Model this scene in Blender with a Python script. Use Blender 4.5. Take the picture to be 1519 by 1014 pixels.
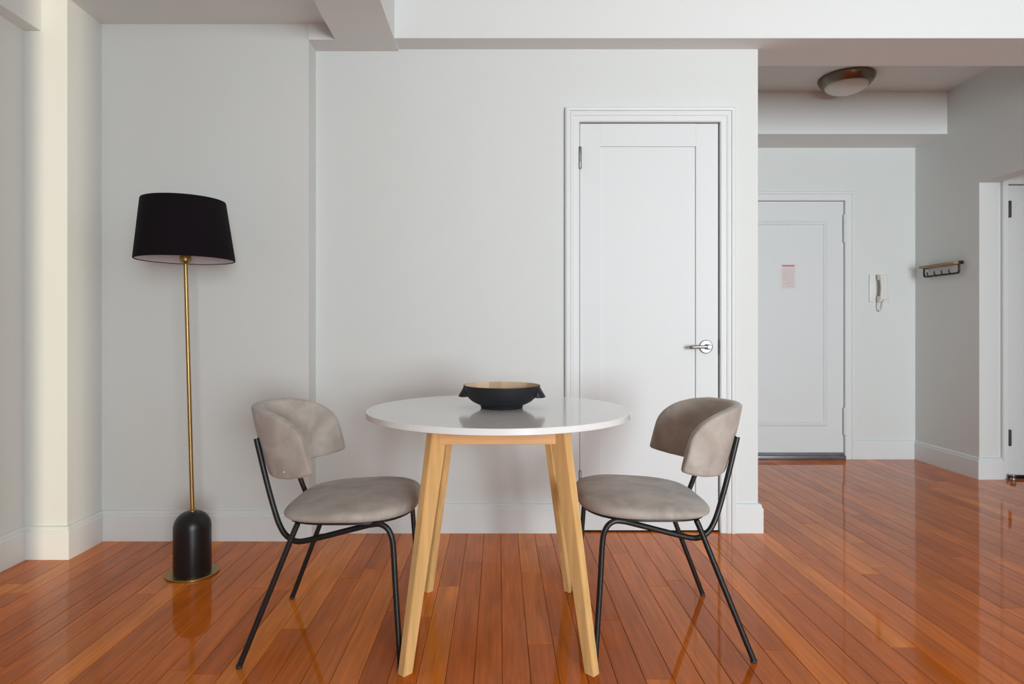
import bpy, bmesh, math, random
from mathutils import Vector, Matrix
random.seed(7)
for o in list(bpy.data.objects): bpy.data.objects.remove(o, do_unlink=True)
S = bpy.context.scene
COL = S.collection
R = math.radians

# ------------------------------------------------------------------ camera
F_PX, W_PX, CX, CY = 934.0, 1519.0, 740.0, 487.0      # focal length and principal point in photo pixels
CAM_H = 1.023
cd = bpy.data.cameras.new('camera')
cd.sensor_fit = 'HORIZONTAL'; cd.sensor_width = 36.0
cd.lens = F_PX / W_PX * 36.0
cd.shift_x = (759.5 - CX) / W_PX
cd.shift_y = -(507.0 - CY) / W_PX
cd.clip_start = 0.05
cam = bpy.data.objects.new('camera', cd); COL.objects.link(cam)
cam.location = (0, 0, CAM_H); cam.rotation_euler = (R(90), 0, 0)
S.camera = cam

# ------------------------------------------------------------------ world, lights, exposure
w = bpy.data.worlds.new('world'); S.world = w; w.use_nodes = True
bg = w.node_tree.nodes['Background']
bg.inputs[0].default_value = (0.80, 0.88, 1.0, 1); bg.inputs[1].default_value = 0.6

def area(name, loc, rot, sx, sy, power, col, spread=180):
    l = bpy.data.lights.new(name, 'AREA'); l.shape = 'RECTANGLE'; l.size = sx; l.size_y = sy
    l.energy = power; l.color = col; l.spread = R(spread)
    o = bpy.data.objects.new(name, l); COL.objects.link(o)
    o.location = loc; o.rotation_euler = rot
    return o
# daylight in the window opening of the wall behind the camera
area('daylight_wide_window', (2.20, -4.17, 1.38), (R(90), 0, 0), 2.0, 2.0, 115, (0.845, 0.955, 1.0), 94)   # spread narrowed to throw mostly forward, brightening the hall and dimming the left
area('side_fill', (3.24, -1.0, 1.45), (R(90), 0, R(90)), 1.6, 1.4, 6, (0.88, 0.965, 1.0))  # added fill in front of the solid right wall, no window there
# added warm spot, shaped by a made-up gap into the strip on the pier
sl = bpy.data.lights.new('pier_strip_spot', 'SPOT'); sl.energy = 7800; sl.color = (1.0, 0.88, 0.64)
sl.spot_size = R(10.5); sl.spot_blend = 0.15; sl.shadow_soft_size = 0.055
so = bpy.data.objects.new('pier_strip_spot', sl); COL.objects.link(so)
SPOTP = Vector((6.45, -14.0, 1.3)); so.location = SPOTP
so.rotation_euler = (Vector((-1.98, 2.806, 1.25)) - SPOTP).to_track_quat('-Z', 'Y').to_euler()

vs = S.view_settings
vs.view_transform = 'Standard'; vs.look = 'None'; vs.gamma = 1.0; vs.use_curve_mapping = False
vs.exposure = 0.06

# ------------------------------------------------------------------ materials
def mat(name, col, rough=0.5, metal=0.0, spec=0.5, noise=0.0, nscale=(8, 8, 8), bump=0.0, bscale=60, coat=0.0, coat_rough=0.05, sheen=0.0):
    m = bpy.data.materials.new(name); m.use_nodes = True
    nt = m.node_tree; b = nt.nodes['Principled BSDF']
    b.inputs['Base Color'].default_value = (*col, 1)
    b.inputs['Roughness'].default_value = rough; b.inputs['Metallic'].default_value = metal
    b.inputs['Specular IOR Level'].default_value = spec
    b.inputs['Coat Weight'].default_value = coat; b.inputs['Coat Roughness'].default_value = coat_rough
    b.inputs['Sheen Weight'].default_value = sheen
    tc = nt.nodes.new('ShaderNodeTexCoord')
    if noise > 0:
        mp = nt.nodes.new('ShaderNodeMapping'); mp.inputs['Scale'].default_value = nscale
        n = nt.nodes.new('ShaderNodeTexNoise'); n.inputs['Scale'].default_value = 1.0; n.inputs['Detail'].default_value = 4
        mr = nt.nodes.new('ShaderNodeMapRange'); mr.inputs['From Min'].default_value = 0.3; mr.inputs['From Max'].default_value = 0.7
        mr.inputs['To Min'].default_value = 1 - noise; mr.inputs['To Max'].default_value = 1 + noise
        mx = nt.nodes.new('ShaderNodeVectorMath'); mx.operation = 'SCALE'
        mx.inputs[0].default_value = col
        nt.links.new(tc.outputs['Object'], mp.inputs['Vector']); nt.links.new(mp.outputs[0], n.inputs['Vector'])
        nt.links.new(n.outputs['Fac'], mr.inputs['Value']); nt.links.new(mr.outputs[0], mx.inputs['Scale'])
        nt.links.new(mx.outputs[0], b.inputs['Base Color'])
    if bump > 0:
        n2 = nt.nodes.new('ShaderNodeTexNoise'); n2.inputs['Scale'].default_value = bscale; n2.inputs['Detail'].default_value = 3
        bp = nt.nodes.new('ShaderNodeBump'); bp.inputs['Strength'].default_value = bump; bp.inputs['Distance'].default_value = 0.002
        nt.links.new(tc.outputs['Object'], n2.inputs['Vector'])
        nt.links.new(n2.outputs['Fac'], bp.inputs['Height']); nt.links.new(bp.outputs[0], b.inputs['Normal'])
    return m

M = {}
M['wall'] = mat('wall_paint', (0.735, 0.75, 0.735), 0.7, spec=0.2, bump=0.12, bscale=45)
M['ceiling'] = mat('ceiling_paint', (0.79, 0.80, 0.79), 0.7, spec=0.2, bump=0.1, bscale=40)
M['trim'] = mat('trim_gloss_white', (0.77, 0.785, 0.785), 0.45, spec=0.3)
M['door'] = mat('door_white_paint', (0.75, 0.765, 0.77), 0.5, spec=0.25, bump=0.03, bscale=30)
M['spot_blocker'] = mat('white_spot_blocker', (0.8, 0.8, 0.78), 0.8, spec=0.1)
M['black_metal'] = mat('black_powder_coat', (0.010, 0.010, 0.011), 0.42, spec=0.5)
M['lamp_black'] = mat('satin_black_lamp_base', (0.008, 0.008, 0.010), 0.36, spec=0.45)
M['brass'] = mat('brushed_brass', (0.40, 0.27, 0.105), 0.36, metal=1.0)
M['chrome'] = mat('satin_chrome', (0.33, 0.33, 0.345), 0.36, metal=1.0)
M['hinge'] = mat('dull_steel_hinge', (0.30, 0.29, 0.28), 0.40, metal=0.9)
M['nickel'] = mat('brushed_nickel', (0.20, 0.165, 0.135), 0.34, metal=1.0)
M['frost'] = mat('frosted_glass_shade', (0.74, 0.73, 0.70), 0.35, spec=0.4)
M['table_white'] = mat('white_lacquer', (0.88, 0.88, 0.87), 0.14, spec=0.5, coat=0.3, coat_rough=0.08)
M['shade'] = mat('black_linen_shade', (0.0085, 0.006, 0.0085), 0.9, spec=0.15, bump=0.5, bscale=350)
M['shade_in'] = mat('white_shade_lining', (0.70, 0.68, 0.72), 0.8, spec=0.2)
M['bowl_black'] = mat('matt_black_bowl', (0.014, 0.014, 0.018), 0.55, spec=0.35)
M['plastic'] = mat('white_plastic', (0.78, 0.78, 0.76), 0.35)
M['plastic_old'] = mat('ivory_plastic', (0.78, 0.77, 0.71), 0.40)
M['steel'] = mat('worn_steel_saddle', (0.24, 0.23, 0.25), 0.45, metal=0.6, noise=0.25, nscale=(6, 30, 30))
M['rubber'] = mat('dark_rubber', (0.05, 0.045, 0.04), 0.6)
M['subfloor'] = mat('dark_joint', (0.035, 0.014, 0.006), 0.8, spec=0.1)
M['shelf_wood'] = mat('oak_shelf', (0.34, 0.20, 0.095), 0.5, noise=0.3, nscale=(60, 6, 60))
M['birch_v'] = mat('birch_upright', (0.79, 0.485, 0.200), 0.35, spec=0.4, noise=0.14, nscale=(45, 45, 3.0))
M['birch_h'] = mat('birch_rail', (0.76, 0.42, 0.185), 0.40, spec=0.4, noise=0.14, nscale=(3.0, 45, 45))  # aprons toned more orange, shade under the top put into the colour

def wood_inside():
    m = mat('pale_wood_inside', (0.62, 0.43, 0.26), 0.5, spec=0.3)
    nt = m.node_tree; b = nt.nodes['Principled BSDF']
    tc = nt.nodes.new('ShaderNodeTexCoord'); sx = nt.nodes.new('ShaderNodeSeparateXYZ')
    nt.links.new(tc.outputs['Object'], sx.inputs[0])
    q = nt.nodes.new('ShaderNodeMath'); q.operation = 'SNAP'; q.inputs[1].default_value = 0.045
    nt.links.new(sx.outputs['X'], q.inputs[0])
    wn = nt.nodes.new('ShaderNodeTexWhiteNoise'); wn.noise_dimensions = '1D'
    nt.links.new(q.outputs[0], wn.inputs['W'])
    cr = nt.nodes.new('ShaderNodeValToRGB')
    cr.color_ramp.elements[0].color = (0.56, 0.39, 0.23, 1); cr.color_ramp.elements[1].color = (0.80, 0.62, 0.44, 1)
    nt.links.new(wn.outputs['Value'], cr.inputs[0]); nt.links.new(cr.outputs[0], b.inputs['Base Color'])
    return m
M['bowl_in'] = wood_inside()

def plank_mat(island):
    m = bpy.data.materials.new('glossy_oak_strip_joined' if island else 'glossy_oak_strip'); m.use_nodes = True
    nt = m.node_tree; b = nt.nodes['Principled BSDF']; L = nt.links.new
    if island:
        rnd = nt.nodes.new('ShaderNodeNewGeometry').outputs['Random Per Island']
    else:
        rnd = nt.nodes.new('ShaderNodeObjectInfo').outputs['Random']
    g = nt.nodes.new('ShaderNodeNewGeometry')
    off = nt.nodes.new('ShaderNodeVectorMath'); off.operation = 'SCALE'; off.inputs[0].default_value = (37.0, 91.0, 13.0)
    L(rnd, off.inputs['Scale'])
    add = nt.nodes.new('ShaderNodeVectorMath'); add.operation = 'ADD'
    L(g.outputs['Position'], add.inputs[0]); L(off.outputs[0], add.inputs[1])
    mp = nt.nodes.new('ShaderNodeMapping'); mp.inputs['Scale'].default_value = (75, 3.2, 20)
    L(add.outputs[0], mp.inputs['Vector'])
    n = nt.nodes.new('ShaderNodeTexNoise'); n.inputs['Scale'].default_value = 1; n.inputs['Detail'].default_value = 5; n.inputs['Distortion'].default_value = 0.6
    L(mp.outputs[0], n.inputs['Vector'])
    mp2 = nt.nodes.new('ShaderNodeMapping'); mp2.inputs['Scale'].default_value = (9, 1.6, 9)
    L(add.outputs[0], mp2.inputs['Vector'])
    n2 = nt.nodes.new('ShaderNodeTexNoise'); n2.inputs['Scale'].default_value = 1; n2.inputs['Detail'].default_value = 2; n2.inputs['Distortion'].default_value = 1.2
    L(mp2.outputs[0], n2.inputs['Vector'])
    cr = nt.nodes.new('ShaderNodeValToRGB'); e = cr.color_ramp.elements
    e[0].position = 0.0; e[0].color = (0.53, 0.115, 0.011, 1)
    e[1].position = 1.0; e[1].color = (0.82, 0.232, 0.028, 1)
    e2 = e.new(0.35); e2.color = (0.61, 0.142, 0.014, 1)
    e3 = e.new(0.75); e3.color = (0.69, 0.166, 0.018, 1)
    L(rnd, cr.inputs[0])
    mr = nt.nodes.new('ShaderNodeMapRange'); mr.inputs['From Min'].default_value = 0.3; mr.inputs['From Max'].default_value = 0.7
    mr.inputs['To Min'].default_value = 0.82; mr.inputs['To Max'].default_value = 1.14; L(n.outputs['Fac'], mr.inputs['Value'])
    mr2 = nt.nodes.new('ShaderNodeMapRange'); mr2.inputs['From Min'].default_value = 0.3; mr2.inputs['From Max'].default_value = 0.7
    mr2.inputs['To Min'].default_value = 0.84; mr2.inputs['To Max'].default_value = 1.12; L(n2.outputs['Fac'], mr2.inputs['Value'])
    mul = nt.nodes.new('ShaderNodeMath'); mul.operation = 'MULTIPLY'; L(mr.outputs[0], mul.inputs[0]); L(mr2.outputs[0], mul.inputs[1])
    sc = nt.nodes.new('ShaderNodeVectorMath'); sc.operation = 'SCALE'; L(cr.outputs[0], sc.inputs[0]); L(mul.outputs[0], sc.inputs['Scale'])
    L(sc.outputs[0], b.inputs['Base Color'])
    b.inputs['Roughness'].default_value = 0.06; b.inputs['Specular IOR Level'].default_value = 0.12; b.inputs['Specular Tint'].default_value = (1.0, 0.66, 0.40, 1)
    b.inputs['Coat Weight'].default_value = 0.20; b.inputs['Coat Roughness'].default_value = 0.035
    n3 = nt.nodes.new('ShaderNodeTexNoise'); n3.inputs['Scale'].default_value = 9
    bp = nt.nodes.new('ShaderNodeBump'); bp.inputs['Strength'].default_value = 0.02; bp.inputs['Distance'].default_value = 0.004
    L(g.outputs['Position'], n3.inputs['Vector']); L(n3.outputs['Fac'], bp.inputs['Height'])
    L(bp.outputs[0], b.inputs['Coat Normal'])
    return m
M['plank'] = plank_mat(False); M['plank_joined'] = plank_mat(True)

def fabric():
    m = bpy.data.materials.new('taupe_ribbed_velvet'); m.use_nodes = True
    nt = m.node_tree; b = nt.nodes['Principled BSDF']; L = nt.links.new
    tc = nt.nodes.new('ShaderNodeTexCoord')
    n = nt.nodes.new('ShaderNodeTexNoise'); n.inputs['Scale'].default_value = 11; n.inputs['Detail'].default_value = 4; n.inputs['Distortion'].default_value = 0.8
    L(tc.outputs['Object'], n.inputs['Vector'])
    cr = nt.nodes.new('ShaderNodeValToRGB'); e = cr.color_ramp.elements
    e[0].position = 0.32; e[0].color = (0.37, 0.318, 0.275, 1)
    e[1].position = 0.68; e[1].color = (0.53, 0.470, 0.42, 1)
    L(n.outputs['Fac'], cr.inputs[0]); L(cr.outputs[0], b.inputs['Base Color'])
    wv = nt.nodes.new('ShaderNodeTexWave'); wv.wave_type = 'BANDS'; wv.bands_direction = 'X'
    wv.inputs['Scale'].default_value = 70; wv.inputs['Distortion'].default_value = 0.4
    L(tc.outputs['Object'], wv.inputs['Vector'])
    bp = nt.nodes.new('ShaderNodeBump'); bp.inputs['Strength'].default_value = 0.35; bp.inputs['Distance'].default_value = 0.0012
    L(wv.outputs['Fac'], bp.inputs['Height']); L(bp.outputs[0], b.inputs['Normal'])
    b.inputs['Roughness'].default_value = 0.9; b.inputs['Specular IOR Level'].default_value = 0.2
    b.inputs['Sheen Weight'].default_value = 0.25
    return m
M['fabric'] = fabric()

def notice_mat():
    """white sheet printed with a red heading bar and rows of pale red type too small to read"""
    m = bpy.data.materials.new('printed_notice'); m.use_nodes = True
    nt = m.node_tree; b = nt.nodes['Principled BSDF']; L = nt.links.new
    tc = nt.nodes.new('ShaderNodeTexCoord'); s = nt.nodes.new('ShaderNodeSeparateXYZ'); L(tc.outputs['Object'], s.inputs[0])
    def math_(op, a, bb=None):
        n = nt.nodes.new('ShaderNodeMath'); n.operation = op
        for i, v in enumerate((a, bb)):
            if v is None: continue
            if isinstance(v, (int, float)): n.inputs[i].default_value = v
            else: L(v, n.inputs[i])
        return n.outputs[0]
    row = math_('LESS_THAN', math_('FRACT', math_('MULTIPLY', s.outputs['Z'], 95.0)), 0.55)
    nz = nt.nodes.new('ShaderNodeTexNoise'); nz.inputs['Scale'].default_value = 1; nz.inputs['Detail'].default_value = 1
    mp = nt.nodes.new('ShaderNodeMapping'); mp.inputs['Scale'].default_value = (110, 1, 95); L(tc.outputs['Object'], mp.inputs[0]); L(mp.outputs[0], nz.inputs['Vector'])
    word = math_('GREATER_THAN', nz.outputs['Fac'], 0.40)
    inx = math_('LESS_THAN', math_('ABSOLUTE', s.outputs['X']), 0.049)
    low = math_('LESS_THAN', s.outputs['Z'], 0.066)
    low2 = math_('GREATER_THAN', s.outputs['Z'], -0.092)
    body = math_('MULTIPLY', math_('MULTIPLY', row, word), math_('MULTIPLY', math_('MULTIPLY', inx, low), low2))
    head = math_('MULTIPLY', math_('MULTIPLY', math_('GREATER_THAN', s.outputs['Z'], 0.074), math_('LESS_THAN', s.outputs['Z'], 0.088)), inx)
    mx = nt.nodes.new('ShaderNodeMix'); mx.data_type = 'RGBA'
    mx.inputs[6].default_value = (0.76, 0.71, 0.71, 1); mx.inputs[7].default_value = (0.62, 0.42, 0.42, 1)
    L(math_('MULTIPLY', body, 0.8), mx.inputs[0])
    mx2 = nt.nodes.new('ShaderNodeMix'); mx2.data_type = 'RGBA'; L(mx.outputs[2], mx2.inputs[6]); mx2.inputs[7].default_value = (0.50, 0.22, 0.22, 1)
    L(head, mx2.inputs[0]); L(mx2.outputs[2], b.inputs['Base Color'])
    b.inputs['Roughness'].default_value = 0.6
    return m
M['notice'] = notice_mat()

# ------------------------------------------------------------------ helpers
def obj(name, bm, m, parent=None, smooth=False, loc=None):
    me = bpy.data.meshes.new(name)
    bmesh.ops.recalc_face_normals(bm, faces=bm.faces[:])
    bm.to_mesh(me); bm.free()
    if smooth == 'auto':
        me.polygons.foreach_set('use_smooth', [True] * len(me.polygons))
        me.set_sharp_from_angle(angle=R(38))
    elif smooth:
        me.polygons.foreach_set('use_smooth', [True] * len(me.polygons))
    o = bpy.data.objects.new(name, me); COL.objects.link(o)
    if m is not None: me.materials.append(m)
    if parent is not None: o.parent = parent
    if loc is not None: o.location = loc
    return o
def tag(o, label, cat=None, group=None, kind=None):
    o['label'] = label
    if cat: o['category'] = cat
    if group: o['group'] = group
    if kind: o['kind'] = kind
    return o
def empty(name, loc=(0, 0, 0), rz=0):
    o = bpy.data.objects.new(name, None); COL.objects.link(o); o.location = loc; o.rotation_euler = (0, 0, rz)
    o.empty_display_size = 0.1
    return o
def bx(bm, x0, x1, y0, y1, z0, z1, bev=0.0, seg=2):
    r = bmesh.ops.create_cube(bm, size=1.0)
    vs_ = r['verts']
    for v in vs_:
        v.co = Vector(((x0 + x1) / 2 + v.co.x * (x1 - x0), (y0 + y1) / 2 + v.co.y * (y1 - y0), (z0 + z1) / 2 + v.co.z * (z1 - z0)))
    if bev > 0:
        es = list({e for v in vs_ for e in v.link_edges})
        bmesh.ops.bevel(bm, geom=es, offset=bev, segments=seg, profile=0.5, affect='EDGES')
    return bm
def box(*a, **k): return bx(bmesh.new(), *a, **k)
def lathe(prof, n=48, center=(0, 0), bm=None, closed=False):
    """prof: list of (r, z), r = 0 ends make poles"""
    bm = bm or bmesh.new(); rings = []
    for r_, z in prof:
        if r_ < 1e-6: rings.append([bm.verts.new((center[0], center[1], z))])
        else: rings.append([bm.verts.new((center[0] + r_ * math.cos(2 * math.pi * i / n), center[1] + r_ * math.sin(2 * math.pi * i / n), z)) for i in range(n)])
    pairs = list(zip(rings, rings[1:])) + ([(rings[-1], rings[0])] if closed else [])
    for a, b in pairs:
        for i in range(n):
            j = (i + 1) % n
            if len(a) == 1 and len(b) == 1: break
            if len(a) == 1: bm.faces.new((a[0], b[i], b[j]))
            elif len(b) == 1: bm.faces.new((a[i], b[0], a[j]))
            else: bm.faces.new((a[i], b[i], b[j], a[j]))
    return bm
def catmull(pts, per=8):
    P = [Vector(p) for p in pts]; P = [P[0] * 2 - P[1]] + P + [P[-1] * 2 - P[-2]]
    out = []
    for i in range(1, len(P) - 2):
        p0, p1, p2, p3 = P[i - 1:i + 3]
        for k in range(per):
            t = k / per
            out.append(0.5 * ((2 * p1) + (-p0 + p2) * t + (2 * p0 - 5 * p1 + 4 * p2 - p3) * t * t + (-p0 + 3 * p1 - 3 * p2 + p3) * t ** 3))
    out.append(P[-2].copy()); return out
def tube(pts, r, n=14, bm=None, cap=True):
    bm = bm or bmesh.new(); P = [Vector(p) for p in pts]; rings = []
    T = [(P[min(i + 1, len(P) - 1)] - P[max(i - 1, 0)]).normalized() for i in range(len(P))]
    up = Vector((0, 0, 1)) if abs(T[0].z) < 0.9 else Vector((0, 1, 0))
    nx = T[0].cross(up).normalized()
    for p, t in zip(P, T):
        nx = (nx - t * nx.dot(t)).normalized(); ny = t.cross(nx)
        rr = r
        rings.append([bm.verts.new(p + (nx * math.cos(2 * math.pi * i / n) + ny * math.sin(2 * math.pi * i / n)) * rr) for i in range(n)])
    for a, b in zip(rings, rings[1:]):
        for i in range(n):
            j = (i + 1) % n; bm.faces.new((a[i], a[j], b[j], b[i]))
    if cap:
        bm.faces.new(rings[0]); bm.faces.new(rings[-1])
    return bm
def sweep(path, prof, to3, only=None, bm=None):
    """path: 2D corner points; prof: closed list of (offset to the right of travel, third axis); mitred corners. only = index of one segment"""
    bm = bm or bmesh.new(); P = [Vector(p) for p in path]; N = len(P)
    segn = []
    for a, b in zip(P, P[1:]):
        d = (b - a).normalized(); segn.append(Vector((d.y, -d.x)))
    mit = []
    for i in range(N):
        if i == 0: mit.append(segn[0])
        elif i == N - 1: mit.append(segn[-1])
        else:
            m_ = (segn[i - 1] + segn[i]).normalized(); mit.append(m_ / m_.dot(segn[i]))
    for s in range(N - 1):
        if only is not None and s != only: continue
        A = [bm.verts.new(to3(*(P[s] + mit[s] * o), h)) for o, h in prof]
        B = [bm.verts.new(to3(*(P[s + 1] + mit[s + 1] * o), h)) for o, h in prof]
        k = len(prof)
        for i in range(k):
            j = (i + 1) % k; bm.faces.new((A[i], A[j], B[j], B[i]))
        bm.faces.new(A); bm.faces.new(B)
    return bm
def struct(name, bm, m, label, cat, **k):
    return tag(obj(name, bm, m, **k), label, cat, kind='structure')

# ------------------------------------------------------------------ room dimensions (metres, camera over the origin looking along +Y)
XL = -2.114            # left wall
XP, YP = -1.923, 2.806 # pier in the left corner
YS = 3.048             # shallow wall section behind the lamp
XS = -0.920            # where that section steps back
YM = 3.166             # wall behind the table
XC = 1.3025            # its free corner, hall beyond
YH = 4.945             # end of the hall
XR = 3.270             # right wall
YJ = 4.286             # jamb of the opening in the right wall
XJ = 3.400
YA = 4.300             # wall with the second closet door
ZC = 2.752             # ceiling
ZD = 2.496             # dropped ceiling over the lamp
YF = -4.20             # window wall behind the camera

# floor ------------------------------------------------------------
floor = struct('floor', box(XL - 0.15, 4.65, YF - 0.15, YH + 0.15, -0.10, -0.012), M['subfloor'], 'glossy reddish brown hardwood strip floor through room and hall', 'floor')
PW = 0.0833; X0 = 0.010
def y_end(xa, xb):
    ye = YP if xb <= XP else YS if xb <= XS else YM if xb <= XC else YH if xb <= XR + 0.02 else YJ
    return ye + 0.012
LENS = [0.60, 0.85, 1.10, 1.35, 1.60, 1.85, 2.10]
pm = {}
def plank_mesh(L_):
    k = round(L_, 3)
    if k not in pm:
        bm = box(-PW / 2 + 0.0006, PW / 2 - 0.0006, 0.0006, L_ - 0.0006, -0.0119, 0.0)
        es = [e for e in bm.edges if all(v.co.z > -0.001 for v in e.verts)]
        bmesh.ops.bevel(bm, geom=es, offset=0.0012, segments=1, affect='EDGES')
        me = bpy.data.meshes.new('floor_board'); bm.to_mesh(me); bm.free(); me.materials.append(M['plank']); pm[k] = me
    return pm[k]
rest = bmesh.new()
k0 = math.floor((XL - X0) / PW); k1 = math.ceil((4.5 - X0) / PW)
for k in range(k0, k1 + 1):
    xa = X0 + k * PW; xb = xa + PW; xm = (xa + xb) / 2
    ye = y_end(xa, xb); y = YF - random.random() * 0.9
    ys = 0.62 if xa > XR + 0.02 else None
    while y < ye - 0.01:
        L_ = random.choice(LENS)
        if y + L_ > ye - 0.2: L_ = round(ye - y, 3)
        show = (y + L_ > 1.35) and (abs(xm) < 0.95 * (y + L_) + 0.15) and (ys is None or y + L_ > ys)
        if show:
            o = bpy.data.objects.new('floor_board', plank_mesh(L_)); COL.objects.link(o); o.parent = floor
            o.location = (xm, y, 0)
        elif ys is None or y + L_ > ys:
            bx(rest, xa + 0.0006, xb - 0.0006, max(y, YF) + 0.0006, max(y + L_, YF + 0.01) - 0.0006, -0.0119, 0.0)
        y += L_
tag(obj('floor_board_field', rest, M['plank_joined'], floor), 'remaining hardwood floor strips', kind='stuff')

# walls ------------------------------------------------------------
T = 0.15
bm = box(XL - T, XL, YF, YP, 0, ZC)
struct('wall_left', bm, M['wall'], 'pale grey plaster wall running along the room before the corner pier', 'wall')
struct('wall_pier', box(XL - T, XP, YP, YS + 0.25, 0, ZC), M['wall'], 'pale grey corner pier catching a strip of warm light', 'wall')
struct('wall_back_recess', box(XP, XS, YS, YS + 0.25, 0, ZC), M['wall'], 'pale grey wall section standing forward behind the floor lamp', 'wall')
DX0, DX1, DZ = 0.404, 1.110, 2.058       # closet door opening
bm = box(XS, DX0, YM, YM + 0.13, 0, ZC); bx(bm, DX1, XC, YM, YM + 0.13, 0, ZC); bx(bm, DX0, DX1, YM, YM + 0.13, DZ, ZC)
bx(bm, XS, XC, YM + 0.13, YM + 0.16, 0, ZC)
struct('wall_back', bm, M['wall'], 'pale grey wall behind the table with the closet door in it', 'wall')
struct('wall_hall_side', box(XC - 0.12, XC, YM + 0.16, YH, 0, ZC), M['wall'], 'hall wall turning away behind the closet door wall', 'wall')
EX0, EX1, EZ = 1.808, 2.7135, 2.0250       # entry door opening
bm = box(XC - 0.12, EX0, YH, YH + 0.12, 0, ZC); bx(bm, EX1, XR + 0.13, YH, YH + 0.12, 0, ZC); bx(bm, EX0, EX1, YH, YH + 0.12, EZ, ZC)
bx(bm, XC - 0.12, XR + 0.13, YH + 0.12, YH + 0.15, 0, ZC)
struct('wall_hall_end', bm, M['wall'], 'pale grey end wall of the hall around the entry door', 'wall')
OZ = 2.016
bm = box(XR, XJ, YJ, YH, 0, ZC); bx(bm, XR, XJ, 0.60, YJ, OZ, ZC); bx(bm, XR, XJ, YF, 0.60, 0, ZC)
struct('wall_right', bm, M['wall'], 'shaded grey side wall of the hall with the opening cut through', 'wall')
AX0, AX1, AZ = 3.470, 4.190, 2.006       # second closet door opening
bm = box(XJ, AX0, YA, YA + 0.10, 0, ZC); bx(bm, AX1, 4.5, YA, YA + 0.10, 0, ZC); bx(bm, AX0, AX1, YA, YA + 0.10, AZ, ZC)
bx(bm, XJ, 4.5, YA + 0.10, YA + 0.13, 0, ZC)
struct('wall_passage_back', bm, M['wall'], 'short wall in the side passage holding the second closet door', 'wall')
struct('wall_passage_end', box(4.5, 4.6, 0.50, YA + 0.13, 0, ZC), M['wall'], 'end wall of the side passage beyond the opening', 'wall')
struct('wall_passage_front', box(XJ, 4.5, 0.50, 0.60, 0, ZC), M['wall'], 'near wall of the side passage beyond the opening', 'wall')
# window wall behind the camera: one window, with added panels leaving a gap for the spot
def holes(x0, x1, y0, y1, H, hs):
    bm = bmesh.new(); x = x0
    for a, b, za, zb in sorted(hs):
        bx(bm, x, a, y0, y1, 0, H); bx(bm, a, b, y0, y1, 0, za); bx(bm, a, b, y0, y1, zb, H); x = b
    bx(bm, x, x1, y0, y1, 0, H); return bm
def slit(xc): return SPOTP.x + (xc - SPOTP.x) * (YF - SPOTP.y) / (YP - SPOTP.y)
SL0, SL1 = slit(-2.050), slit(-1.838)
WIN = [(1.20, 3.20, 0.38, 2.38)]
struct('wall_front', holes(XL - T, XJ, YF - 0.02, YF, ZC, WIN), M['wall'], 'wall with the window facing the dining corner', 'wall')
a, b, za, zb = WIN[0]
bm = box(a, a + 0.04, YF - 0.06, YF - 0.021, za, zb); bx(bm, b - 0.04, b, YF - 0.06, YF - 0.021, za, zb)
bx(bm, a + 0.04, b - 0.04, YF - 0.06, YF - 0.021, za, za + 0.04); bx(bm, a + 0.04, b - 0.04, YF - 0.06, YF - 0.021, zb - 0.04, zb)
w1 = struct('window_1', bm, M['trim'], 'white framed wide window opposite the table, with added panels shaping the warm spot', 'window')
obj('spot_blocker', box(a, SL0, YF - 0.018, YF - 0.012, za, zb), M['spot_blocker'], w1); obj('spot_blocker', box(SL1, b, YF - 0.018, YF - 0.012, za, zb), M['spot_blocker'], w1)  # unseen panels added to block the spot except at the gap
obj('spot_blocker_end', box(SL0, SL1, YF - 0.018, YF - 0.012, za, 0.50), M['spot_blocker'], w1); obj('spot_blocker_end', box(SL0, SL1, YF - 0.018, YF - 0.012, 2.02, zb), M['spot_blocker'], w1)

# ceiling and beams
struct('ceiling', box(XL - T, 4.6, YF - 0.15, YH + 0.15, ZC, ZC + 0.1), M['ceiling'], 'flat painted ceiling over room and hall', 'ceiling')
BX0, BX1, BZ = -0.789, -0.504, 2.416
struct('ceiling_drop', box(XL, BX0, YF, YS, ZD, ZC), M['ceiling'], 'lower ceiling panel over the floor lamp corner', 'ceiling')
struct('trim_1', box(BX0, BX1, YF, YM, BZ, ZC), M['ceiling'], 'boxed ceiling beam running from the back wall towards the windows', 'beam')
struct('trim_2', box(BX1, XR, 3.044, YM + 0.0, 2.426, ZC), M['ceiling'], 'boxed cross beam over the closet door wall and hall entrance', 'beam')
bm = box(XC, XR, YM, 3.366, 2.426, ZC)
o_ = obj('beam_soffit', bm, M['ceiling'], bpy.data.objects['trim_2'])
bm = box(XS, BX0, 3.038, YM, BZ, ZC)
struct('trim_3', bm, M['ceiling'], 'short beam stub between lamp corner wall and long beam', 'beam')
struct('trim_4', box(XL, -2.040, YF, YP, 2.348, ZD), M['ceiling'], 'shallow boxed beam along the top of the side wall', 'beam')
struct('trim_5', box(XC, XR, 4.592, YH, 2.441, ZC), M['ceiling'], 'white boxed beam over the entry door in the hall', 'beam')

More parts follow.
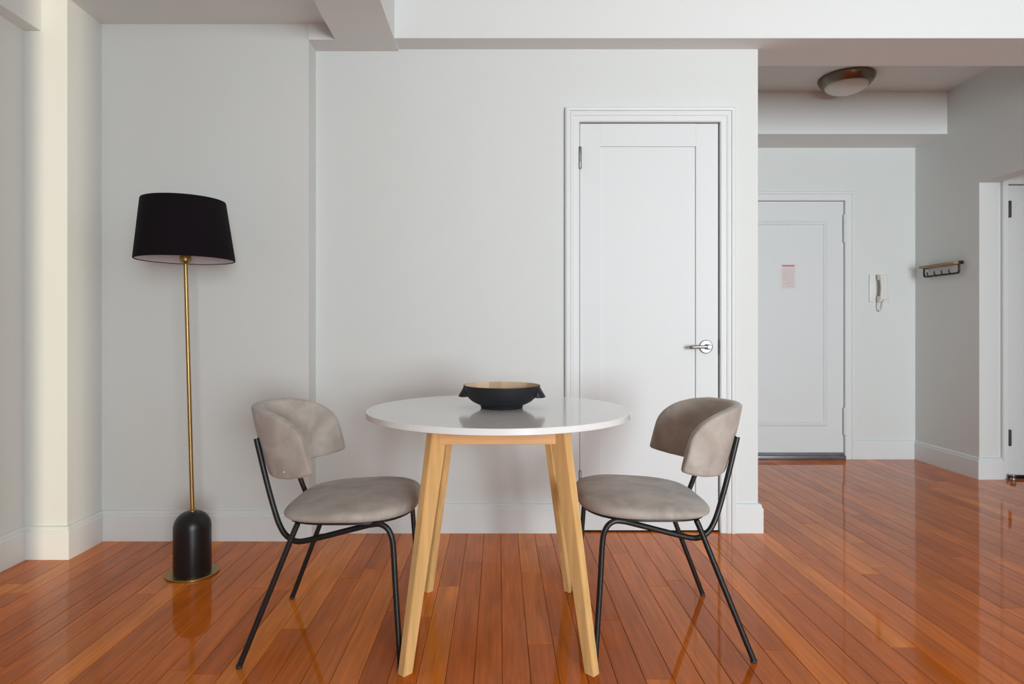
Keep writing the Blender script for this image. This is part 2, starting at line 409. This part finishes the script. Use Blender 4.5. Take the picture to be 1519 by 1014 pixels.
# baseboards -------------------------------------------------------
BP = [(0, 0), (0.020, 0), (0.020, 0.121), (0.017, 0.126), (0.014, 0.1275), (0.0145, 0.137), (0.010, 0.1435), (0, 0.146)]
XY = lambda x, y, h: (x, y, h)
def baseboard(name, path, label):
    return struct(name, sweep(path, BP, XY), M['trim'], label, 'baseboard')
CW = 0.072
baseboard('baseboard_left', [(XL, YF), (XL, YP), (XP, YP), (XP, YS), (XS, YS), (XS, YM), (DX0 - CW + 0.001, YM)], 'white baseboard wrapping corner pier and lamp wall up to closet door')
baseboard('baseboard_back', [(DX1 + CW - 0.001, YM), (XC, YM), (XC, YH), (EX0 - 0.072, YH)], 'short white baseboard block beside the closet door, turning into hall')
baseboard('baseboard_hall', [(EX1 + 0.071, YH), (XR, YH), (XR, YJ), (XJ, YJ), (XJ, YA), (AX0 - 0.045, YA)], 'white baseboard from entry door around the hall corner')

# door casings -----------------------------------------------------
def casing(name, x0, x1, z1, yf, w_, label, rich=True, mat_=None):
    s = w_ / 0.072
    if rich: pr = [(0, 0), (0, .012), (.005, .016), (.028, .016), (.031, .020), (.040, .023), (.044, .023), (.047, .018), (.051, .018), (.054, .027), (.064, .029), (.072, .024), (.072, 0)]
    else: pr = [(0, 0), (0, .013), (.006, .017), (.046, .017), (.052, .024), (.066, .025), (.072, .018), (.072, 0)]
    pr = [(-a * s, b) for a, b in pr]
    path = [(x0, 0.0), (x0, z1), (x1, z1), (x1, 0.0)]
    e = tag(empty(name, (0, 0, 0)), label, 'door frame', kind='structure')
    for i in range(3):
        obj(['side_casing', 'head_casing', 'side_casing'][i], sweep(path, pr, lambda x, z, h: (x, yf - h, z), only=i), M['trim'], e)
    return e
casing('trim_6', DX0, DX1, DZ, YM, CW, 'white stepped moulding framing the closet door behind the table')
casing('trim_7', EX0, EX1, EZ, YH, 0.072, 'white moulding framing the entry door at the hall end', False)
casing('trim_8', AX0, AX1, AZ, YA, 0.046, 'white moulding framing the closet door in side passage', False)

# doors ------------------------------------------------------------
def hinge(parent, x, y, z0, z1, m=None, r=0.0085):
    bm = lathe([(0, z0 - 0.006), (r * 0.7, z0 - 0.004), (r, z0), (r, z0 + (z1 - z0) * .33), (r * .82, z0 + (z1 - z0) * .335), (r, z0 + (z1 - z0) * .34), (r, z0 + (z1 - z0) * .66), (r * .82, z0 + (z1 - z0) * .665), (r, z0 + (z1 - z0) * .67), (r, z1), (r * .7, z1 + 0.004), (0, z1 + 0.006)], 12, (x, y))
    bx(bm, x - 0.010, x + 0.010, y + r * 0.3, y + r * 0.3 + 0.003, z0, z1)
    return obj('hinge', bm, m or M['hinge'], parent, 'auto')
def panel_door(name, x0, x1, z0, z1, yf, sl, sr, rt, rb, label):
    e = tag(empty(name, ((x0 + x1) / 2, yf + 0.02, 0)), label, 'door', kind='structure')
    p = lambda n, b: setattr(obj(n, b, M['door'], e), 'matrix_parent_inverse', Matrix.Translation(e.location).inverted())
    th = 0.038
    p('stile', box(x0, x0 + sl, yf, yf + th, z0, z1, bev=0.0008, seg=1)); p('stile', box(x1 - sr, x1, yf, yf + th, z0, z1, bev=0.0008, seg=1))
    p('rail', box(x0 + sl, x1 - sr, yf, yf + th, z1 - rt, z1)); p('rail', box(x0 + sl, x1 - sr, yf, yf + th, z0, z0 + rb))
    p('panel', box(x0 + sl, x1 - sr, yf + 0.011, yf + 0.030, z0 + rb, z1 - rt))
    return e
d1 = panel_door('door_1', 0.4085, 1.1035, 0.008, 2.0535, YM + 0.004, 0.103, 0.111, 0.114, 0.185, 'white closet door with one tall recessed panel and lever handle')
inv = lambda o, e: setattr(o, 'matrix_parent_inverse', Matrix.Translation(e.location).inverted())
for za, zb in ((1.826, 1.930), (0.205, 0.309)):
    inv(hinge(d1, 0.4060, YM - 0.012, za, zb), d1)
# lever handle
hx, hz, hy = 1.0415, 0.9315, YM + 0.004
hd = obj('handle', lathe([(0, 0), (0.032, 0), (0.034, 0.003), (0.034, 0.006), (0.030, 0.010), (0.014, 0.011), (0.011, 0.014), (0.011, 0.045), (0.013, 0.050), (0.013, 0.058), (0.009, 0.062), (0, 0.062)], 32), M['chrome'], d1, 'auto')
hd.matrix_parent_inverse = Matrix.Translation(d1.location).inverted() @ Matrix.Translation((hx, hy, hz)) @ Matrix.Rotation(R(90), 4, 'X')
lev = obj('lever', tube(catmull([(0.006, 0, 0.052), (-0.02, 0.001, 0.053), (-0.055, 0, 0.050), (-0.080, -0.001, 0.047), (-0.092, -0.002, 0.042)], 5), 0.0088, 12), M['chrome'], hd, True)
inv(obj('latch_plate', box(1.1025, 1.1075, YM + 0.0025, YM + 0.006, 0.897, 0.965), M['rubber'], d1), d1)

def moulded_door(name, x0, x1, z0, z1, yf, px0, px1, pz0, pz1, label):
    e = tag(empty(name, ((x0 + x1) / 2, yf + 0.02, 0)), label, 'door', kind='structure')
    inv(obj('door_leaf', box(x0, x1, yf, yf + 0.045, z0, z1, bev=0.001, seg=1), M['door'], e), e)
    pr = [(0, 0), (0.002, 0.003), (0.008, 0.006), (0.016, 0.0085), (0.020, 0.006), (0.030, 0.0075), (0.034, 0.003), (0.036, 0)]
    bm = bmesh.new(); n = len(pr)
    loops = []
    for o_, h in pr:
        loops.append([bm.verts.new((x, yf - h, z)) for x, z in ((px0 + o_, pz0 + o_), (px1 - o_, pz0 + o_), (px1 - o_, pz1 - o_), (px0 + o_, pz1 - o_))])
    for a, b in zip(loops, loops[1:]):
        for i in range(4): bm.faces.new((a[i], a[(i + 1) % 4], b[(i + 1) % 4], b[i]))
    inv(obj('panel_moulding', bm, M['door'], e), e)
    return e
d2 = moulded_door('door_2', 1.811, 2.711, 0.048, 2.022, YH + 0.008, 1.936, 2.586, 0.254, 1.871, 'white entry door at the hall end with a notice on it')
for za, zb in ((1.700, 1.915), (0.190, 0.400)):
    inv(hinge(d2, 2.7135, YH - 0.010, za, zb, M['door'], 0.013), d2)
bm = box(EX0, EX1, YH - 0.030, YH + 0.118, 0.0, 0.030, bev=0.006, seg=2)
bx(bm, EX0 + 0.001, EX1 - 0.001, YH + 0.014, YH + 0.044, 0.0301, 0.044)
tag(obj('door_saddle', bm, M['steel'], None, 'auto'), 'worn grey metal saddle under the entry door', 'threshold')
d3 = panel_door('door_3', 3.4755, 4.185, 0.026, 2.000, YA + 0.002, 0.10, 0.10, 0.11, 0.18, 'white closet door with dark hinges inside the side passage')
for za, zb in ((1.783, 1.888), (0.228, 0.330)):
    inv(hinge(d3, 3.4790, YA - 0.012, za, zb, M['rubber'], 0.0105), d3)

# ------------------------------------------------------------------ dining table
TX, TY = -0.001, 2.161
tb = tag(empty('dining_table', (TX, TY, 0)), 'round white topped table on splayed pale birch legs', 'table')
TR = 0.446
obj('tabletop', lathe([(0, 0.731), (TR - 0.001, 0.731), (TR, 0.732), (TR, 0.749), (TR - 0.001, 0.750), (0, 0.750)], 128), M['table_white'], tb, 'auto')
def leg_bm(sx, sy):
    """board-like tapered leg: long side of the section points to the table centre"""
    bm = bmesh.new()
    rd = Vector((sx, sy, 0)).normalized(); tn = Vector((-sy, sx, 0)).normalized()
    foot = Vector((sx * 0.277, sy * 0.294, 0)); top = Vector((sx * 0.186, sy * 0.212, 0.7305))
    cs = []
    for c, dr, dt in ((foot, 0.034, 0.029), (top, 0.062, 0.030)):
        cs.append([bm.verts.new(c + rd * (a * dr / 2) + tn * (b * dt / 2)) for a, b in ((-1, -1), (1, -1), (1, 1), (-1, 1))])
    for i in range(4): bm.faces.new((cs[0][i], cs[0][(i + 1) % 4], cs[1][(i + 1) % 4], cs[1][i]))
    bm.faces.new(cs[0]); bm.faces.new(cs[1])
    bmesh.ops.bevel(bm, geom=bm.edges[:], offset=0.0018, segments=2, affect='EDGES')
    return bm
for sx in (-1, 1):
    for sy in (-1, 1): obj('leg', leg_bm(sx, sy), M['birch_v'], tb, 'auto')
ax, ay = 0.186, 0.212
for sy in (-1, 1):
    obj('apron', box(-ax, ax, sy * ay - 0.010, sy * ay + 0.010, 0.666, 0.7305, bev=0.0015), M['birch_h'], tb)
for sx in (-1, 1):
    obj('apron', box(sx * ax - 0.010, sx * ax + 0.010, -ay + 0.010, ay - 0.010, 0.666, 0.7305, bev=0.0015), M['birch_h'], tb)

# ------------------------------------------------------------------ bowl
bw = tag(empty('serving_bowl', (0.010, 2.170, 0.750)), 'matt black bowl with pale wooden inside and two lug handles', 'bowl')
obj('outer_shell', lathe([(0, 0.002), (0.060, 0.0015), (0.068, 0.0), (0.072, 0.002), (0.0735, 0.006), (0.0735, 0.0110), (0.087, 0.0160), (0.1035, 0.0250), (0.1155, 0.036), (0.1240, 0.049), (0.1290, 0.062), (0.1315, 0.0745), (0.1325, 0.0775), (0.1315, 0.0790), (0.1285, 0.0790)], 72), M['bowl_black'], bw, True)
obj('inner_lining', lathe([(0.1287, 0.0791), (0.1265, 0.0770), (0.1240, 0.0625), (0.1185, 0.049), (0.109, 0.036), (0.096, 0.026), (0.074, 0.018), (0.035, 0.0145), (0, 0.014)], 72), M['bowl_in'], bw, True)
def lug(side, rot):
    bm = bmesh.new(); n = 13; secs = []
    for i in range(n):
        t = -1 + 2 * i / (n - 1); a = R(17) * t
        r_out = 0.131 + 0.020 * max(0.0, 1 - t * t) ** 0.5
        sec = [(0.1290, 0.0730), (0.1315, 0.0735), (0.131 + (r_out - 0.131) * 0.34, 0.062), (0.131 + (r_out - 0.131) * 0.70, 0.050), (r_out, 0.0405), (r_out - 0.001, 0.0385), (0.1160, 0.0400)]
        secs.append([bm.verts.new((r_ * math.cos(a), r_ * math.sin(a), z)) for r_, z in sec])
    for a, b in zip(secs, secs[1:]):
        k = len(a)
        for i in range(k): bm.faces.new((a[i], a[(i + 1) % k], b[(i + 1) % k], b[i]))
    bm.faces.new(secs[0]); bm.faces.new(secs[-1])
    o = obj('handle', bm, M['bowl_black'], bw, 'auto'); o.rotation_euler = (0, 0, rot); return o
lug(1, R(-7)); lug(-1, R(180 - 7))

# ------------------------------------------------------------------ chairs (local x = the way the sitter faces, origin between the feet)
UC = 0.2425
def interp(x, xs, ys):
    if x <= xs[0]: return ys[0]
    for a, b, c, d in zip(xs, xs[1:], ys, ys[1:]):
        if x <= b: return c + (d - c) * (x - a) / (b - a)
    return ys[-1]
def seat_bm(prof, uc, au, av, n_exp, N=72, shift=0.0):
    bm = bmesh.new(); rings = []
    for r_, z in prof:
        if r_ == 0: rings.append([bm.verts.new((uc, 0, z))]); continue
        ring = []
        for i in range(N):
            t = 2 * math.pi * i / N; c, s = math.cos(t), math.sin(t)
            e_ = 2.45 if c > 0 else n_exp
            k = (abs(c) ** e_ + abs(s) ** e_) ** (-1 / e_)
            u = uc + au * r_ * k * c; v = av * r_ * k * s
            ring.append(bm.verts.new((u, v, 0.431 + (z - 0.431) * (1 + shift * (u - uc) / au))))
        rings.append(ring)
    for a, b in zip(rings, rings[1:]):
        for i in range(N):
            j = (i + 1) % N
            if len(a) == 1: bm.faces.new((a[0], b[i], b[j]))
            elif len(b) == 1: bm.faces.new((a[i], b[0], a[j]))
            else: bm.faces.new((a[i], b[i], b[j], a[j]))
    return bm
def backrest_bm():
    bm = bmesh.new(); secs = []; m = 28
    A, B, UB = 0.207, 0.225, -0.017
    PH = [-90, -89.3, -88.2, -86.6, -84.5, -82, -79, -75] + list(range(-70, 71, 5)) + [75, 79, 82, 84.5, 86.6, 88.2, 89.3, 90]
    for ph in PH:
        p = abs(ph); a = R(ph)
        top = interp(p, [0, 40, 58, 70, 78, 84, 87, 89, 90], [.774, .772, .763, .750, .736, .718, .703, .688, .672])
        bot = interp(p, [0, 45, 65, 80, 88, 90], [.546, .549, .556, .566, .574, .581])
        half = 0.0155 * math.sqrt(max(0.0, 1 - max(0, (p - 87.4) / 2.6) ** 2)) + 0.0015
        ce = Vector((UB + A * (1 - math.cos(a)), B * math.sin(a), 0))
        nr = Vector((-math.cos(a) * B, math.sin(a) * A, 0)).normalized()
        ce = ce - nr * 0.020
        zm, hh = (top + bot) / 2, (top - bot) / 2
        ring = []
        rc = min(half, 0.011); pts = []
        for cx_, cz_, a0 in ((half - rc, hh - rc, 0), (-(half - rc), hh - rc, 90), (-(half - rc), -(hh - rc), 180), (half - rc, -(hh - rc), 270)):
            for i in range(6):
                t = R(a0 + 18 * i); pts.append((cx_ + rc * math.cos(t), cz_ + rc * math.sin(t)))
            if a0 in (0, 180):
                pass
        # extra points on the long faces, bulging slightly for the padding
        out = []
        for i, (o1, z1) in enumerate(pts):
            out.append((o1, z1))
            if i in (11, 23):
                zb = -(z1)
                for q_ in (0.25, 0.5, 0.75):
                    zz = z1 + (zb - z1) * q_; bl = 0.004 * (half / 0.017) * (1 - (2 * q_ - 1) ** 2)
                    out.append((o1 + (bl if o1 > 0 else -bl), zz))
        for off, dz in out:
            z = zm + dz; q = ce + nr * off
            ring.append(bm.verts.new((q.x - 0.27 * (z - 0.66), q.y, z)))
        m = len(ring)
        secs.append(ring)
    for a, b in zip(secs, secs[1:]):
        for i in range(m): bm.faces.new((a[i], a[(i + 1) % m], b[(i + 1) % m], b[i]))
    bm.faces.new(secs[0]); bm.faces.new(secs[-1])
    bmesh.ops.translate(bm, verts=bm.verts[:], vec=(-UC, 0, 0))
    return bm
TUBE = 0.0089
def make_chair(label):
    e = tag(empty('dining_chair'), label, 'chair', 'chairs at the round table')
    seat = seat_bm([(0, .431), (.90, .431), (.965, .434), (.995, .441), (1.0, .448), (.985, .457), (.95, .4635), (.88, .469), (.75, .4755), (.55, .481), (.3, .4845), (0, .4855)], 0.305 - UC, 0.214, 0.241, 3.6, shift=0.33)
    obj('seat', seat, M['fabric'], e, True)
    obj('seat_pan', seat_bm([(0, .4225), (.90, .4225), (.925, .424), (.925, .4305), (0, .4305)], 0.305 - UC, 0.214, 0.241, 3.6, 48), M['black_metal'], e, 'auto')
    obj('backrest', backrest_bm(), M['fabric'], e, True)
    for s in (-1, 1):
        # one bent tube per side: upright behind the backrest, loop under the seat, front leg
        up = [(0.009, .130, .670), (0.012, .131, .655), (0.046, .140, .531), (0.0725, .148, .448), (0.091, .155, .404), (0.113, .161, .374), (0.149, .168, .357), (0.205, .175, .367), (0.323, .192, .401), (0.385, .203, .4195)]
        lg = [(0.385, .203, .4195), (0.415, .207, .423), (0.438, .2095, .4125), (0.452, .211, .389), (0.459, .2125, .350), (0.468, .222, .22), (0.485, .2405, 0.006)]
        obj('back_support', tube([(p.x - UC, s * p.y, p.z) for p in catmull(up, 6)], TUBE, 14), M['black_metal'], e, 'auto')
        l1 = obj('leg', tube([(p.x - UC, s * p.y, p.z) for p in catmull(lg, 7)], TUBE, 14), M['black_metal'], e, 'auto')
        l2 = obj('leg', tube([(0.166 - UC, s * 0.212, 0.4265), (0.158 - UC, s * 0.2135, 0.408), (0.0 - UC, s * 0.2435, 0.006)], TUBE, 14), M['black_metal'], e, 'auto')
        for par, u, v in ((l1, 0.4855, .241), (l2, 0.0, .2435)):
            obj('foot_cap', lathe([(0, 0), (0.0085, 0), (0.0098, 0.002), (0.0098, 0.010), (0, 0.010)], 14, (u - UC, s * v)), M['rubber'], par, 'auto')
    return e
def copy_tree(o, parent=None):
    c = o.copy(); COL.objects.link(c); c.parent = parent
    for ch in [x for x in bpy.data.objects if x.parent == o]: copy_tree(ch, c)
    return c
ch1 = make_chair('taupe upholstered chair with black tube legs on the floor lamp side of the table')
ch2 = copy_tree(ch1)
ch2['label'] = 'taupe upholstered chair with black tube legs in front of the closet door'
ch1.location = (-0.782 + UC, 2.140, 0); ch2.location = (0.781 - UC, 2.172, 0); ch2.rotation_euler = (0, 0, math.pi)

bm = bmesh.new(); bmesh.ops.create_icosphere(bm, subdivisions=2, radius=0.0028)
obj('stud', bm, M['plastic'], ch1, True, (-0.122, -0.2045, 0.582))

# ------------------------------------------------------------------ floor lamp
LX, LY = -1.281, 2.632
lp = tag(empty('floor_lamp', (LX, LY, 0)), 'brass floor lamp with black drum shade and domed black base', 'lamp')
obj('base_plate', lathe([(0, 0), (0.102, 0), (0.104, 0.002), (0.104, 0.007), (0.102, 0.009), (0, 0.009)], 64), M['brass'], lp, 'auto')
dome = [(0, 0.009), (0.073, 0.009), (0.0735, 0.012), (0.0735, 0.195)]
for i in range(1, 11):
    t = R(90) * i / 10; dome.append((0.012 + 0.0615 * math.cos(t), 0.195 + 0.066 * math.sin(t)))
dome.append((0, 0.2612))
obj('base_dome', lathe(dome, 64), M['lamp_black'], lp, 'auto')
LEAN = 0.0290 / 1.05
lx = lambda z: -LEAN * (z - 0.26)
def lean(bm):
    for v in bm.verts: v.co.x += lx(v.co.z)
    return bm
obj('pole', lean(lathe([(0, 0.255), (0.0085, 0.255), (0.0085, 1.315), (0, 1.315)], 24)), M['brass'], lp, 'auto')
obj('collar', lean(lathe([(0, 0.2605), (0.016, 0.2605), (0.016, 0.266), (0.011, 0.270), (0, 0.270)], 24)), M['brass'], lp, 'auto')
obj('socket', lean(lathe([(0, 1.292), (0.011, 1.293), (0.019, 1.299), (0.022, 1.308), (0.022, 1.324), (0.018, 1.332), (0.017, 1.345), (0.017, 1.40), (0, 1.40)], 24)), M['brass'], lp, 'auto')
SH0, SH1, R0, R1 = 1.308, 1.556, 0.192, 0.161
shade = obj('lamp_shade', lean(lathe([(R0, SH0), (R0 + 0.0015, SH0 + 0.003), (R1 + 0.0015, SH1 - 0.003), (R1, SH1), (R1 - 0.003, SH1), (R0 - 0.003, SH0)], 72, closed=True)), M['shade'], lp, 'auto')
obj('shade_lining', lean(lathe([(R0 - 0.0035, SH0 + 0.003), (R1 - 0.0035, SH1 - 0.003), (R1 - 0.0045, SH1 - 0.003), (R0 - 0.0045, SH0 + 0.003)], 72, closed=True)), M['shade_in'], shade, 'auto')
bm = bmesh.new()
for k in range(3):
    a = R(20 + 120 * k); tube([(0.015 * math.cos(a), 0.015 * math.sin(a), 1.375), (0.158 * math.cos(a) * 1.0, 0.158 * math.sin(a), 1.545)], 0.0018, 6, bm)
obj('spider', lean(bm), M['brass'], shade)
obj('bulb', lean(lathe([(0, 1.40), (0.013, 1.40), (0.014, 1.42), (0.024, 1.445), (0.030, 1.47), (0.027, 1.492), (0.016, 1.507), (0, 1.512)], 24)), M['plastic'], lp, True)

# ------------------------------------------------------------------ ceiling light in the hall
cl = tag(empty('ceiling_light', (2.392, 4.335, ZC)), 'round flush ceiling light with brushed nickel ring in the hall', 'ceiling light')
obj('ring', lathe([(0.176, 0.0), (0.178, -0.006), (0.178, -0.016), (0.172, -0.028), (0.160, -0.046), (0.150, -0.058), (0.143, -0.062), (0.138, -0.060), (0.138, -0.050), (0.120, -0.010), (0, -0.004)], 64), M['nickel'], cl, 'auto')
gl = [(0.1375, -0.052)]
for i in range(1, 11):
    t = R(90) * i / 10; gl.append((0.1375 * math.cos(t), -0.052 - 0.062 * math.sin(t)))
gl[-1] = (0, gl[-1][1])
obj('glass_bowl', lathe(gl, 64), M['frost'], cl, True)

# ------------------------------------------------------------------ intercom, notice, coat rack, door stop
ic = tag(empty('intercom_phone', (2.986, YH, 1.337)), 'white wall intercom with corded handset beside the entry door', 'intercom')
obj('back_plate', box(-0.081, 0.081, -0.012, -0.0005, -0.108, 0.109, bev=0.004), M['plastic'], ic, 'auto')
obj('cradle', box(-0.004, 0.046, -0.040, -0.0125, -0.090, 0.104, bev=0.008, seg=3), M['plastic'], ic, 'auto')
hs = tube(catmull([(-0.020, -0.052, 0.100), (-0.020, -0.064, 0.075), (-0.017, -0.070, 0.0), (-0.020, -0.064, -0.075), (-0.020, -0.052, -0.100)], 6), 0.0135, 12)
bx(hs, -0.036, -0.004, -0.056, -0.030, 0.062, 0.106, bev=0.006); bx(hs, -0.036, -0.004, -0.056, -0.030, -0.108, -0.062, bev=0.006)
obj('handset', hs, M['plastic_old'], ic, 'auto')
obj('cord', tube(catmull([(-0.020, -0.045, -0.100), (-0.024, -0.042, -0.140), (-0.018, -0.038, -0.172), (-0.004, -0.034, -0.176), (0.010, -0.030, -0.150), (0.016, -0.026, -0.112), (0.024, -0.025, -0.092)], 6), 0.0042, 8), M['plastic_old'], ic, True)

nx0, nx1 = (1158 - CX) / F_PX * 4.95, (1181 - CX) / F_PX * 4.95
bm = box(-(nx1 - nx0) / 2, (nx1 - nx0) / 2, -0.0012, 0.0, -0.101, 0.101)
tag(obj('door_notice', bm, M['notice'], None, loc=((nx0 + nx1) / 2, YH + 0.0078, 1.435)), 'paper notice printed in pale red, stuck to the entry door', 'notice')

rk = tag(empty('coat_rack', (XR, 4.615, 1.486)), 'small oak shelf with black hook rail on the hall side wall', 'coat rack')
obj('shelf', box(-0.068, -0.0005, -0.185, 0.185, -0.008, 0.010, bev=0.002), M['shelf_wood'], rk, 'auto')
fr = [(-0.030, -0.181, -0.006), (-0.030, -0.183, -0.045), (-0.030, -0.178, -0.062), (-0.030, -0.160, -0.071), (-0.030, 0.0, -0.071), (-0.030, 0.160, -0.071), (-0.030, 0.178, -0.062), (-0.030, 0.183, -0.045), (-0.030, 0.181, -0.006)]
obj('hook_rail', tube(catmull(fr, 5), 0.0072, 10), M['black_metal'], rk, True)
bm = box(-0.034, -0.0005, -0.1865, -0.1765, -0.0085, 0.0145); obj('bracket', bm, M['black_metal'], rk)
bm = box(-0.034, -0.0005, 0.1765, 0.1865, -0.012, -0.0081); obj('bracket', bm, M['black_metal'], rk)
for i in range(4):
    y = -0.114 + 0.076 * i
    obj('hook', tube(catmull([(-0.030, y, -0.071), (-0.044, y, -0.069), (-0.052, y, -0.058), (-0.053, y, -0.040)], 5), 0.0045, 8), M['black_metal'], rk, True)

ds = tag(empty('door_stop', (3.462, YA - 0.060, 0)), 'small dark floor door stop by the side passage door', 'door stop')
obj('stop_body', lathe([(0, 0), (0.017, 0), (0.019, 0.003), (0.019, 0.010), (0.014, 0.018), (0.014, 0.034), (0.012, 0.040), (0, 0.041)], 20), M['hinge'], ds, 'auto')
obj('bumper', lathe([(0.0142, 0.019), (0.018, 0.021), (0.018, 0.031), (0.0142, 0.033)], 20), M['rubber'], ds, 'auto')
